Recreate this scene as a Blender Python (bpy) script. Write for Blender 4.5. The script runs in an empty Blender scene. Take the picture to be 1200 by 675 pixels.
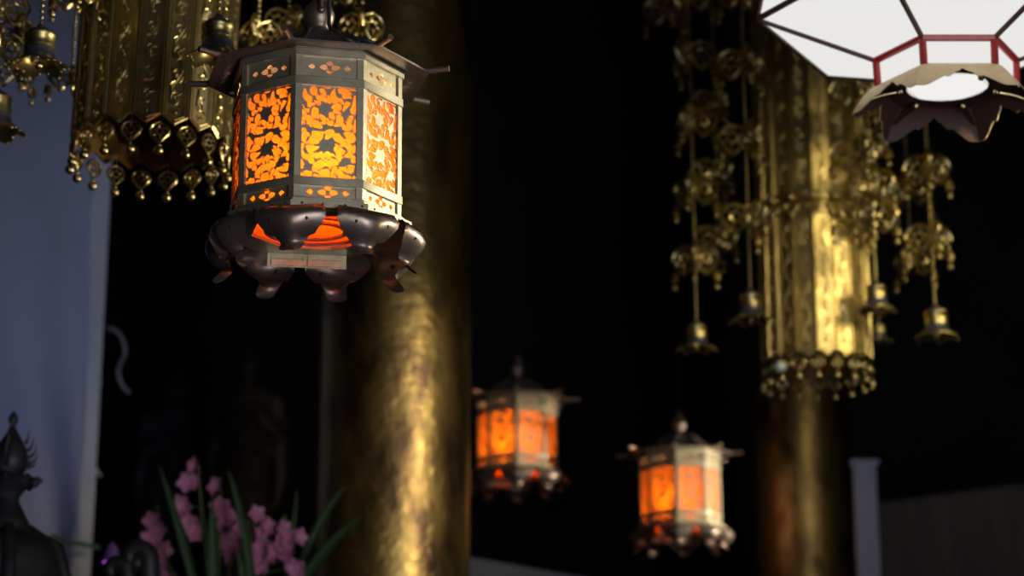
import bpy, bmesh, math, random
import numpy as np
from mathutils import Vector, Matrix, noise
R = math.radians
PI = math.pi
random.seed(7)
scene = bpy.context.scene
COL = scene.collection
EYE = 1.5                     # camera height above the floor
F = 2500.0                    # focal length in pixels of the 1200 px frame
PITCH = math.atan(F / 9300.0)

# ------------------------------------------------------------------ basics
def at(px, py, Y):
    """World point at distance Y in front of the camera that is seen at px, py."""
    u = (px - 600) / F; v = (337.5 - py) / F
    d = Vector((u, math.cos(PITCH) - v * math.sin(PITCH), math.sin(PITCH) + v * math.cos(PITCH)))
    d *= Y / d.y
    return Vector((d.x, d.y, d.z + EYE))

def tag(o, label=None, cat=None, group=None, kind=None):
    if label: o['label'] = label
    if cat: o['category'] = cat
    if group: o['group'] = group
    if kind: o['kind'] = kind
    return o

def empty(name, loc, rz=0.0):
    o = bpy.data.objects.new(name, None)
    o.empty_display_size = 0.05
    o.location = loc; o.rotation_euler = (0, 0, rz)
    COL.objects.link(o)
    return o

def smooth(me, ang=40):
    for p in me.polygons: p.use_smooth = True
    try: me.set_sharp_from_angle(angle=R(ang))
    except Exception: pass

def mesh_of(bm, name, mats, ang=40):
    me = bpy.data.meshes.new(name)
    bmesh.ops.recalc_face_normals(bm, faces=bm.faces)
    bm.to_mesh(me); bm.free()
    if not isinstance(mats, (list, tuple)): mats = [mats]
    for m in mats: me.materials.append(m)
    smooth(me, ang)
    return me

def obj(name, data, parent=None, loc=(0, 0, 0), rot=(0, 0, 0), scale=None):
    o = bpy.data.objects.new(name, data)
    COL.objects.link(o)
    if parent: o.parent = parent
    o.location = loc; o.rotation_euler = rot
    if scale: o.scale = scale
    return o

def copy_tree(o, parent=None):
    c = o.copy(); COL.objects.link(c)
    if parent: c.parent = parent
    for ch in list(o.children):
        copy_tree(ch, c)
    return c

# ------------------------------------------------------------------ bmesh shapes
def box(bm, cx, cy, cz, sx, sy, sz, M=None, mat=0):
    r = bmesh.ops.create_cube(bm, size=1.0)
    for v in r['verts']:
        v.co = Vector((v.co.x * sx + cx, v.co.y * sy + cy, v.co.z * sz + cz))
        if M: v.co = M @ v.co
    for f in {f for v in r['verts'] for f in v.link_faces}: f.material_index = mat
    return r['verts']

def lathe(bm, prof, n=32, cx=0, cy=0, fn=None, cap=True, mat=0):
    rings = []
    for (r, z) in prof:
        ring = []
        for i in range(n):
            a = 2 * PI * i / n
            rr, zz = (r, z) if fn is None else fn(r, z, a)
            ring.append(bm.verts.new((cx + rr * math.cos(a), cy + rr * math.sin(a), zz)))
        rings.append(ring)
    for a, b in zip(rings, rings[1:]):
        for i in range(n):
            f = bm.faces.new((a[i], a[(i + 1) % n], b[(i + 1) % n], b[i])); f.material_index = mat
    if cap:
        for ring in (rings[0], rings[-1]):
            try:
                f = bm.faces.new(ring); f.material_index = mat
            except ValueError: pass
    return rings

def tube(bm, pts, rad, n=8, cap=True, mat=0, flat=None):
    pts = [Vector(p) for p in pts]
    if not isinstance(rad, (list, tuple)): rad = [rad] * len(pts)
    rings = []; up = None
    for i, p in enumerate(pts):
        t = (pts[min(i + 1, len(pts) - 1)] - pts[max(i - 1, 0)])
        if t.length < 1e-9: t = Vector((0, 0, 1))
        t.normalize()
        if up is None:
            up = Vector((0, 0, 1)) if abs(t.z) < .9 else Vector((0, 1, 0))
        s = t.cross(up)
        if s.length < 1e-6: s = t.cross(Vector((1, 0, 0)))
        s.normalize(); up = s.cross(t).normalized()
        ring = []
        for k in range(n):
            a = 2 * PI * k / n
            o = s * math.cos(a) * rad[i] + up * math.sin(a) * rad[i]
            if flat: o.y *= flat
            ring.append(bm.verts.new(p + o))
        rings.append(ring)
    for a, b in zip(rings, rings[1:]):
        for i in range(n):
            f = bm.faces.new((a[i], a[(i + 1) % n], b[(i + 1) % n], b[i])); f.material_index = mat
    if cap:
        for r in (rings[0], rings[-1]):
            try: f = bm.faces.new(r); f.material_index = mat
            except ValueError: pass

def ball(bm, c, r, seg=12, rings=8, sc=(1, 1, 1), mat=0):
    q = bmesh.ops.create_uvsphere(bm, u_segments=seg, v_segments=rings, radius=r)
    for v in q['verts']:
        v.co = Vector((v.co.x * sc[0], v.co.y * sc[1], v.co.z * sc[2])) + Vector(c)
    for f in {f for v in q['verts'] for f in v.link_faces}: f.material_index = mat

def bez(p0, p1, p2, n=10):
    out = []
    for i in range(n + 1):
        t = i / n
        out.append(Vector(p0) * (1 - t) ** 2 + Vector(p1) * 2 * t * (1 - t) + Vector(p2) * t * t)
    return out

def ngon_ring(bm, n, r0, r1, z0, z1, phase=0.0, mat=0):
    """closed ring of n sides, outer circumradius r1, inner r0."""
    P = []
    for (r, z) in ((r0, z0), (r1, z0), (r1, z1), (r0, z1)):
        P.append([bm.verts.new((r * math.sin(phase + 2 * PI * k / n), -r * math.cos(phase + 2 * PI * k / n), z)) for k in range(n)])
    for j in range(4):
        a, b = P[j], P[(j + 1) % 4]
        for k in range(n):
            f = bm.faces.new((a[k], a[(k + 1) % n], b[(k + 1) % n], b[k])); f.material_index = mat

# ------------------------------------------------------------------ openwork sheets (plates with real cut-outs)
def contours(field, iso=0.0):
    h, w = field.shape
    segs = {}
    def ip(a, b, va, vb):
        t = (iso - va) / (vb - va)
        return (round(a[0] + (b[0] - a[0]) * t, 5), round(a[1] + (b[1] - a[1]) * t, 5))
    for j in range(h - 1):
        row0, row1 = field[j], field[j + 1]
        for i in range(w - 1):
            v = (row0[i], row0[i + 1], row1[i + 1], row1[i])
            code = (v[0] > iso) | ((v[1] > iso) << 1) | ((v[2] > iso) << 2) | ((v[3] > iso) << 3)
            if code in (0, 15): continue
            c = ((i, j), (i + 1, j), (i + 1, j + 1), (i, j + 1))
            e = lambda k: ip(c[k], c[(k + 1) % 4], v[k], v[(k + 1) % 4])
            T = {1: [(3, 0)], 2: [(0, 1)], 3: [(3, 1)], 4: [(1, 2)], 5: [(3, 0), (1, 2)], 6: [(0, 2)], 7: [(3, 2)],
                 8: [(2, 3)], 9: [(2, 0)], 10: [(0, 1), (2, 3)], 11: [(2, 1)], 12: [(1, 3)], 13: [(1, 0)], 14: [(0, 3)]}[code]
            for a, b in T: segs[e(a)] = e(b)
    polys = []
    while segs:
        s, n = segs.popitem(); poly = [s]
        while n != s and n in segs:
            poly.append(n); n = segs.pop(n)
        polys.append(poly)
    return polys

def thin(poly, tol):
    if len(poly) < 8: return poly
    def rdp(p):
        if len(p) < 3: return p
        a, b = np.array(p[0]), np.array(p[-1]); ab = b - a; L = np.linalg.norm(ab)
        q = np.array(p[1:-1])
        d = np.abs(ab[0] * (q[:, 1] - a[1]) - ab[1] * (q[:, 0] - a[0])) / L if L > 1e-9 else np.linalg.norm(q - a, axis=1)
        k = int(d.argmax())
        if d[k] > tol: return rdp(p[:k + 2])[:-1] + rdp(p[k + 1:])
        return [p[0], p[-1]]
    m = len(poly) // 2
    return rdp(poly[:m + 1])[:-1] + rdp(poly[m:] + [poly[0]])[:-1]

def sheet(name, polys, thick, mat):
    """plate in the XZ plane, thickness along Y, from an outline and its holes."""
    cu = bpy.data.curves.new(name, 'CURVE'); cu.dimensions = '2D'; cu.fill_mode = 'BOTH'; cu.extrude = thick / 2
    for p in polys:
        s = cu.splines.new('POLY'); s.points.add(len(p) - 1); s.use_cyclic_u = True
        for q, (x, y) in zip(s.points, p): q.co = (x, y, 0, 1)
    o = bpy.data.objects.new(name, cu); COL.objects.link(o)
    dg = bpy.context.evaluated_depsgraph_get()
    me = bpy.data.meshes.new_from_object(o.evaluated_get(dg))
    bpy.data.objects.remove(o); bpy.data.curves.remove(cu)
    me.transform(Matrix(((1, 0, 0, 0), (0, 0, -1, 0), (0, 1, 0, 0), (0, 0, 0, 1))))
    me.materials.clear(); me.materials.append(mat)
    me.name = name
    return me

def lobes_to_polys(lobes, stars, notches, W, H, res, line, rim):
    """paint comma shaped leaves one over the other, each with its rim of metal, and read the openings back as outlines."""
    nx, ny = int(W * res) + 1, int(H * res) + 1
    X, Y = np.meshgrid(np.arange(nx) / res, np.arange(ny) / res)
    f = np.full((ny, nx), -1.0)
    for (h, c, t, r) in lobes:
        d = np.full_like(f, 1e9)
        for i in range(25):
            s = i / 24
            px = h[0] * (1 - s) ** 2 + c[0] * 2 * s * (1 - s) + t[0] * s * s
            py = h[1] * (1 - s) ** 2 + c[1] * 2 * s * (1 - s) + t[1] * s * s
            rr = r * (1 - s) ** .55 * 1.14 + r * .05
            d = np.minimum(d, np.hypot(X - px, Y - py) - rr)
        f = np.where(d < line, np.maximum(-1, np.minimum(1, -d * 1.4)), f)
    for (h, c, t, r) in notches:
        d = np.full_like(f, 1e9)
        for i in range(25):
            s = i / 24
            px = h[0] * (1 - s) ** 2 + c[0] * 2 * s * (1 - s) + t[0] * s * s
            py = h[1] * (1 - s) ** 2 + c[1] * 2 * s * (1 - s) + t[1] * s * s
            d = np.minimum(d, np.hypot(X - px, Y - py) - r * (.15 + .85 * math.sin(PI * (.12 + .8 * s))))
        f = np.where(d < .5, np.minimum(f, np.maximum(-1, d * 1.4)), f)
    for (cx, cy, r, n, ph) in stars:
        a = np.arctan2(Y - cy, X - cx)
        d = np.hypot(X - cx, Y - cy) - r * (1 + .28 * np.cos(n * a + ph) + .08 * np.cos(2 * n * a + ph))
        f = np.where(d < .5, np.minimum(f, np.maximum(-1, d * 1.4)), f)
    e = np.minimum(np.minimum(X, W - X), np.minimum(Y, H - Y)) - rim
    f = np.minimum(f, np.maximum(-1, e * 1.4))
    out = []
    for p in contours(f, 0.02):
        p = thin(p, .12)
        if len(p) < 4: continue
        q = [(x / res, y / res) for x, y in p]
        A = abs(sum(q[i][0] * q[(i + 1) % len(q)][1] - q[(i + 1) % len(q)][0] * q[i][1] for i in range(len(q)))) / 2
        if A > .8: out.append(q)
    return out

# ------------------------------------------------------------------ materials
def mat(name, base=(.5, .5, .5), rough=.5, metal=0.0, base2=None, nscale=20, bump=0.0, bscale=None, rough2=None, ndet=4, stretch=None, spec=None):
    m = bpy.data.materials.new(name); m.use_nodes = True
    nt = m.node_tree; b = nt.nodes['Principled BSDF']
    b.inputs['Base Color'].default_value = (*base, 1); b.inputs['Roughness'].default_value = rough
    b.inputs['Metallic'].default_value = metal
    if spec is not None: b.inputs['Specular IOR Level'].default_value = spec
    if base2 or bump or rough2:
        tc = nt.nodes.new('ShaderNodeTexCoord'); src = tc.outputs['Object']
        if stretch:
            mp = nt.nodes.new('ShaderNodeMapping'); mp.inputs['Scale'].default_value = stretch
            nt.links.new(src, mp.inputs['Vector']); src = mp.outputs['Vector']
        n = nt.nodes.new('ShaderNodeTexNoise'); n.inputs['Scale'].default_value = nscale; n.inputs['Detail'].default_value = ndet
        nt.links.new(src, n.inputs['Vector'])
        cr = nt.nodes.new('ShaderNodeMapRange'); cr.inputs['From Min'].default_value = .35; cr.inputs['From Max'].default_value = .65
        nt.links.new(n.outputs['Fac'], cr.inputs['Value'])
        if base2:
            mx = nt.nodes.new('ShaderNodeMix'); mx.data_type = 'RGBA'
            mx.inputs['A'].default_value = (*base, 1); mx.inputs['B'].default_value = (*base2, 1)
            nt.links.new(cr.outputs['Result'], mx.inputs['Factor']); nt.links.new(mx.outputs['Result'], b.inputs['Base Color'])
        if rough2 is not None:
            mr = nt.nodes.new('ShaderNodeMapRange'); mr.inputs['To Min'].default_value = rough; mr.inputs['To Max'].default_value = rough2
            nt.links.new(cr.outputs['Result'], mr.inputs['Value']); nt.links.new(mr.outputs['Result'], b.inputs['Roughness'])
        if bump:
            n2 = nt.nodes.new('ShaderNodeTexNoise'); n2.inputs['Scale'].default_value = bscale or nscale; n2.inputs['Detail'].default_value = 3
            nt.links.new(src, n2.inputs['Vector'])
            bp = nt.nodes.new('ShaderNodeBump'); bp.inputs['Strength'].default_value = bump; bp.inputs['Distance'].default_value = .01
            nt.links.new(n2.outputs['Fac'], bp.inputs['Height']); nt.links.new(bp.outputs['Normal'], b.inputs['Normal'])
    return m

def emit(name, col, strength):
    m = bpy.data.materials.new(name); m.use_nodes = True
    nt = m.node_tree; nt.nodes.clear()
    o = nt.nodes.new('ShaderNodeOutputMaterial'); e = nt.nodes.new('ShaderNodeEmission')
    e.inputs['Color'].default_value = (*col, 1); e.inputs['Strength'].default_value = strength
    nt.links.new(e.outputs['Emission'], o.inputs['Surface'])
    return m

def paper(name, trans, refl, f):
    """thin dyed sheet that lets the bulb behind it shine through."""
    m = bpy.data.materials.new(name); m.use_nodes = True
    nt = m.node_tree; nt.nodes.clear()
    o = nt.nodes.new('ShaderNodeOutputMaterial'); t = nt.nodes.new('ShaderNodeBsdfTranslucent'); d = nt.nodes.new('ShaderNodeBsdfDiffuse')
    mx = nt.nodes.new('ShaderNodeMixShader')
    t.inputs['Color'].default_value = (*trans, 1); d.inputs['Color'].default_value = (*refl, 1); mx.inputs['Fac'].default_value = f
    nt.links.new(t.outputs[0], mx.inputs[1]); nt.links.new(d.outputs[0], mx.inputs[2]); nt.links.new(mx.outputs[0], o.inputs['Surface'])
    return m

M = {}
M['brass'] = mat('aged_brass', (.60, .53, .38), .38, .75, (.46, .39, .27), 30, .05, 60, .5)
M['bronze'] = mat('dark_copper', (.44, .34, .29), .35, .85, (.28, .21, .18), 14, .12, 40, .48)
M['roofcopper'] = mat('roof_copper', (.25, .20, .18), .42, .6, (.15, .12, .11), 12, .08, 40, .55)
M['pale_brass'] = mat('pale_brass', (.85, .77, .52), .4, .25, (.65, .57, .38), 40)
M['amber_paper'] = paper('amber_paper', (1.0, .50, .035), (.85, .46, .20), .38)
M['amber_dish'] = paper('amber_dish', (1.0, .32, .03), (.7, .28, .1), .35)
M['bulb'] = emit('bulb_glow', (1, .55, .18), 6)
M['cord'] = mat('black_rubber', (.025, .027, .035), .45)
M['gold'] = mat('gilt_brass', (.66, .53, .25), .33, 1.0, (.48, .37, .16), 18, .06, 60, .42)
M['gold_relief'] = mat('gilt_relief', (.70, .57, .28), .28, 1.0)
M['amber_lining'] = mat('amber_lacquer', (.20, .095, .02), .5, .4, (.12, .055, .014), 12)
M['bell_dark'] = mat('bell_shade', (.17, .17, .22), .42, .7, (.10, .10, .14), 30)  # shadow on the bell tops painted in as blue-grey; the lip shares it
M['white_paper'] = emit('lit_paper', (1.0, .985, .96), .82)
M['disc'] = emit('lit_disc', (1.0, .99, .96), .88)
M['red_lacquer'] = mat('red_lacquer', (.42, .035, .03), .35)
M['dark_lacquer'] = mat('rib_lacquer', (.10, .055, .035), .4)
M['skirt'] = mat('skirt_gilt', (.85, .66, .36), .5, .2, (.74, .55, .3), 25)
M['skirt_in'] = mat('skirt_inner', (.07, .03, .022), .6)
M['gold_leaf'] = None
M['curtain'] = mat('curtain_cloth', (.58, .62, .90), .9, 0, (.53, .57, .84), 3)
M['hem'] = mat('curtain_hem', (.82, .85, .98), .85, 0, (.74, .78, .94), 8)
M['old_bronze'] = mat('old_bronze', (.065, .064, .070), .5, .6, (.04, .04, .045), 12, .1, 40)
M['post'] = mat('white_paint', (.42, .46, .68), .7)
M['woodpanel'] = mat('plain_wood', (.24, .20, .17), .7, 0, (.17, .145, .13), 3, stretch=(6, 6, .6))
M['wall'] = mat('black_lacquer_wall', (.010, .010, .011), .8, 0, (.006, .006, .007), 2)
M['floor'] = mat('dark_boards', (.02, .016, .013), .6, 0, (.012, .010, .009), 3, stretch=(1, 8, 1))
M['pink'] = mat('pink_petal', (.68, .22, .42), .6, 0, (.76, .34, .52), 30)
M['leaf'] = mat('strap_leaf', (.05, .13, .03), .45, 0, (.07, .16, .035), 10)
M['stem'] = mat('flower_stem', (.14, .17, .04), .6)
M['pot'] = mat('pot_glaze', (.03, .035, .05), .3)
M['statue'] = mat('old_gilt_statue', (.16, .115, .065), .6, .2, (.05, .036, .028), 9)
M['statue2'] = mat('worn_grey_statue', (.10, .11, .15), .6, .1, (.03, .03, .04), 9)
M['violet'] = emit('violet_flame', (.55, .12, 1.0), .8)
M['violet_glass'] = mat('violet_glass', (.35, .15, .45), .2)
M['green_cord'] = mat('green_cord', (.04, .11, .06), .8)
M['pale_roof'] = mat('pale_roof', (.17, .18, .24), .7)
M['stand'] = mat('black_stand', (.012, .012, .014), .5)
M['glazed'] = mat('pale_glass_bead', (.55, .66, .68), .25, .2)
M['grey_cord'] = mat('grey_cord', (.17, .175, .21), .7)

def gold_leaf():
    m = bpy.data.materials.new('worn_gold_leaf'); m.use_nodes = True
    nt = m.node_tree; b = nt.nodes['Principled BSDF']; L = nt.links.new
    tc = nt.nodes.new('ShaderNodeTexCoord')
    mp = nt.nodes.new('ShaderNodeMapping'); mp.inputs['Scale'].default_value = (1, 1, .45); L(tc.outputs['Object'], mp.inputs['Vector'])
    n = nt.nodes.new('ShaderNodeTexNoise'); n.inputs['Scale'].default_value = 7; n.inputs['Detail'].default_value = 6; L(mp.outputs[0], n.inputs['Vector'])
    n2 = nt.nodes.new('ShaderNodeTexNoise'); n2.inputs['Scale'].default_value = 26; n2.inputs['Detail'].default_value = 3; L(tc.outputs['Object'], n2.inputs['Vector'])
    r = nt.nodes.new('ShaderNodeValToRGB'); L(n.outputs['Fac'], r.inputs['Fac'])
    r.color_ramp.elements[0].position = .36; r.color_ramp.elements[0].color = (.10, .06, .035, 1)
    r.color_ramp.elements[1].position = .60; r.color_ramp.elements[1].color = (.46, .32, .11, 1)
    L(r.outputs['Color'], b.inputs['Base Color'])
    mr = nt.nodes.new('ShaderNodeMapRange'); mr.inputs['To Min'].default_value = .50; mr.inputs['To Max'].default_value = .30
    L(n.outputs['Fac'], mr.inputs['Value']); L(mr.outputs['Result'], b.inputs['Roughness'])
    b.inputs['Metallic'].default_value = .93
    bp = nt.nodes.new('ShaderNodeBump'); bp.inputs['Strength'].default_value = .35; bp.inputs['Distance'].default_value = .012
    L(n2.outputs['Fac'], bp.inputs['Height']); L(bp.outputs['Normal'], b.inputs['Normal'])
    return m
M['gold_leaf'] = gold_leaf()

# ================================================================== the hall
CEIL = 7.4
def shell(name, c, s, m, label):
    bm = bmesh.new(); box(bm, *c, *s)
    o = obj(name, mesh_of(bm, name, m)); tag(o, label, None, None, 'structure'); return o
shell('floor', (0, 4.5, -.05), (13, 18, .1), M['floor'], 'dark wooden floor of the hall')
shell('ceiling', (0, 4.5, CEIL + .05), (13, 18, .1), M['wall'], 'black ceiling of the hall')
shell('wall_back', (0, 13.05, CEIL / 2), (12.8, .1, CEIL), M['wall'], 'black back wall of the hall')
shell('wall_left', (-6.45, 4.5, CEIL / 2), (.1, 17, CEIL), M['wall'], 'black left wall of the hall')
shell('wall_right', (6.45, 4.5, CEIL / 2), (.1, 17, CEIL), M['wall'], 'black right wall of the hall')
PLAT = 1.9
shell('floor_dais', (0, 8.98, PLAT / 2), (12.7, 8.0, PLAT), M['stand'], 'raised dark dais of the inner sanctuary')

def pillar(name, x, y, r, label):
    bm = bmesh.new()
    prof = [(r * 1.18, PLAT), (r * 1.18, PLAT + .08), (r, PLAT + .12)] + [(r, PLAT + .12 + i * (CEIL - PLAT - .12) / 24) for i in range(1, 25)]
    lathe(bm, [(a, z - PLAT) for a, z in prof], 64)
    o = obj(name, mesh_of(bm, name, M['gold_leaf']), None, (x, y, PLAT)); tag(o, label, 'pillar', None, 'structure'); return o
pc = at(465, 337, 7.0)
pillar('pillar_gilded', pc.x, 7.0, .253, 'round gold-leafed pillar behind the large lit lantern')
pd = at(941, 560, 9.4)
pillar('pillar_dim', pd.x, 9.4, .215, 'dim worn gilded pillar below the right-hand gold canopy')

# ================================================================== brass lanterns
# comma leaves of the openwork, in the units of the glass panel (65 x 105)
C1 = [((150,215),(80,190),(105,80),46),((220,115),(245,140),(268,180),52),((330,115),(370,150),(385,215),30),((300,205),(370,205),(395,285),42),
 ((432,265),(425,220),(416,165),26),((510,240),(460,190),(510,85),46),((590,122),(670,105),(735,175),40),((640,190),(700,185),(738,225),32),
 ((690,285),(650,330),(622,400),32),((585,240),(610,280),(645,310),24),((770,390),(755,300),(788,180),42),((430,72),(390,80),(335,66),18),((720,98),(760,110),(800,120),16),
 ((165,300),(200,300),(245,285),34),((150,378),(85,372),(72,285),24),((290,285),(255,270),(228,245),26),((240,385),(228,430),(212,505),46),((95,418),(80,400),(66,360),28),
 ((125,500),(195,510),(192,595),60),((550,335),(490,345),(470,362),48),((520,390),(560,410),(600,428),30),((465,445),(490,470),(498,498),38),((345,510),(320,450),(255,478),50),
 ((250,560),(300,580),(335,608),46),((450,540),(410,530),(398,485),42),((570,500),(585,565),(495,582),50),((725,495),(745,480),(760,460),40),((690,590),(630,605),(592,560),58),
 ((790,650),(790,580),(792,500),26),((75,540),(66,560),(58,580),14)]
C2 = [((100,648-640),(90,30),(75,60),48),((135,75),(160,110),(158,160),62),((270,40),(300,90),(332,132),46),((355,45),(340,90),(333,125),40),((230,125),(280,140),(325,145),46),((420,75),(450,90),(488,85),34),
 ((490,28),(440,20),(400,30),42),((570,90),(630,140),(690,165),48),((745,100),(700,60),(670,50),66),((720,230),(680,185),(608,208),54),((555,215),(560,260),(553,288),34),((620,290),(600,370),(588,412),52),
 ((750,320),(710,340),(680,355),34),((800,270),(806,230),(806,190),26),((98,190),(80,220),(76,255),30),((190,235),(260,230),(325,210),46),((220,318),(110,390),(95,235),42),((310,330),(335,310),(352,278),42),
 ((88,455),(95,420),(78,360),36),((225,400),(200,410),(168,395),38),((400,330),(490,305),(553,372),50),((420,450),(450,460),(480,490),62),((370,452),(350,450),(325,450),52),((525,415),(560,430),(580,440),48),((285,480),(330,440),(352,385),46),((270,520),(300,540),(330,550),28),
 ((410,565),(400,560),(390,560),64),((545,510),(530,540),(495,580),32),((185,565),(150,560),(130,550),44),((88,575),(110,575),(125,575),28),((295,600),(310,600),(330,605),36),((520,610),(500,610),(470,606),34),((745,515),(650,560),(610,480),52),((580,560),(600,530),(615,505),24),
 ((640,592),(700,625),(770,628),46),((795,400),(805,360),(800,335),32),((812,620),(800,630),(790,635),18),((770,480-10),(800,470),(815,500),14)]
K1 = [((125,70),(140,150),(205,185),15),((285,80),(265,140),(305,175),13),((395,110),(420,135),(445,105),20),((545,130),(535,195),(595,170),18),((640,235),(690,240),(722,272),13),
 ((100,285),(92,335),(145,348),14),((205,318),(178,360),(168,405),13),((118,500),(118,540),(116,575),12),((185,640),(150,565),(80,580),20),((225,645),(270,622),(335,655),16),((298,478),(300,525),(340,522),14),
 ((425,500),(450,520),(470,498),9),((522,465),(522,535),(498,575),13),((640,515),(655,560),(668,578),14),((772,478),(762,540),(745,575),12),((600,600),(612,640),(575,668),14),((742,200),(755,260),(728,345),10)]
K2 = [((192,75),(165,110),(148,142),16),((402,48),(383,80),(397,112),13),((638,38),(655,80),(694,107),16),((135,195),(125,255),(185,302),15),((262,188),(248,178),(305,195),16),((300,270),(298,292),(352,258),13),
 ((640,218),(690,235),(712,295),14),((415,345),(415,370),(412,388),9),((488,350),(530,345),(562,382),12),((378,505),(410,475),(468,497),16),((672,342),(660,318),(635,332),11),((703,465),(715,490),(717,502),11),
 ((655,540),(690,585),(772,580),14),((268,380),(312,395),(345,358),12),((248,545),(290,553),(322,572),12)]
def c2px(p, o):
    x, y = p[0] / 11.63 + o[0], p[1] / 11.63 + o[1]
    u = (x - 352.5) / 65.0
    return (u * 65.0, (y - (98.5 + 5 * u)))
lobes = [(c2px(h, (348, 96)), c2px(c, (348, 96)), c2px(t, (348, 96)), r / 11.63) for h, c, t, r in C1]
lobes += [(c2px(h, (346, 152)), c2px(c, (346, 152)), c2px(t, (346, 152)), r / 11.63) for h, c, t, r in C2]
def stpx(x, y, o, r, n, ph): p = c2px((x, y), o); return (p[0], p[1], r / 11.63, n, ph)
stars = [stpx(385, 365, (348, 96), 72, 5, .4), stpx(668, 430, (348, 96), 48, 5, 1.4), stpx(432, 200, (346, 152), 88, 6, .5), stpx(182, 460, (346, 152), 52, 4, .9), stpx(688, 412, (346, 152), 50, 5, .2)]
PW, PH = .1065, .184      # width and height of a lattice panel, metres
notches = [(c2px(h, (348, 96)), c2px(c, (348, 96)), c2px(t, (348, 96)), r / 11.63) for h, c, t, r in K1]
notches += [(c2px(h, (346, 152)), c2px(c, (346, 152)), c2px(t, (346, 152)), r / 11.63) for h, c, t, r in K2]
holes = lobes_to_polys(lobes, stars, notches, 65.0, 105.0, 3.4, .22, .7)
def fitp(p): return [((x / 65.0 - .5) * PW, (1 - y / 105.0) * PH) for x, y in p]
lattice_me = sheet('lattice', [[(-PW / 2, 0), (PW / 2, 0), (PW / 2, PH), (-PW / 2, PH)]] + [fitp(p) for p in holes], .0018, M['brass'])

def frieze_mesh(name, w, h, ratio):
    """plate with a four-petalled flower and a small leaf either side cut through it, and a raised thin rim"""
    sx = w / 72.0
    def petal(cx, cy, dx, dy, L, Wd):
        out = []
        for i in range(14):
            a = 2 * PI * i / 14
            t = math.cos(a); s = math.sin(a) * (1 - .35 * t)
            px = cx + dx * (t * L) - dy * s * Wd; py = cy + dy * (t * L) + dx * s * Wd
            out.append((px * sx, py * sx))
        return out
    P = [[(-w / 2, -h / 2), (w / 2, -h / 2), (w / 2, h / 2), (-w / 2, h / 2)]]
    for dx, dy in ((1, 0), (-1, 0)): P.append(petal(dx * 8.0, 0, dx, dy, 5.2, 3.6))
    for dx, dy in ((0, 1), (0, -1)): P.append(petal(0, dy * 5.6, dx, dy, 2.7, 4.3))
    for i in range(4):
        a = PI / 4 + i * PI / 2
        P.append([( (math.cos(a) * q + math.cos(a + PI / 2) * e) * sx, (math.sin(a) * q + math.sin(a + PI / 2) * e) * sx) for q, e in ((2.0, -.35), (4.6, -.6), (4.6, .6), (2.0, .35))])
    for s in (1, -1):
        P.append([((s * 23 + x * s) * sx, y * sx) for x, y in ((5, 0), (2, 2.4), (-1, 4.0), (-2, 2), (-4.3, 1.6), (-3.4, 0), (-4.3, -1.6), (-2, -2), (-1, -4.0), (2, -2.4))])
    me = sheet(name, P, .0016, M['brass'])
    return me

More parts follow.
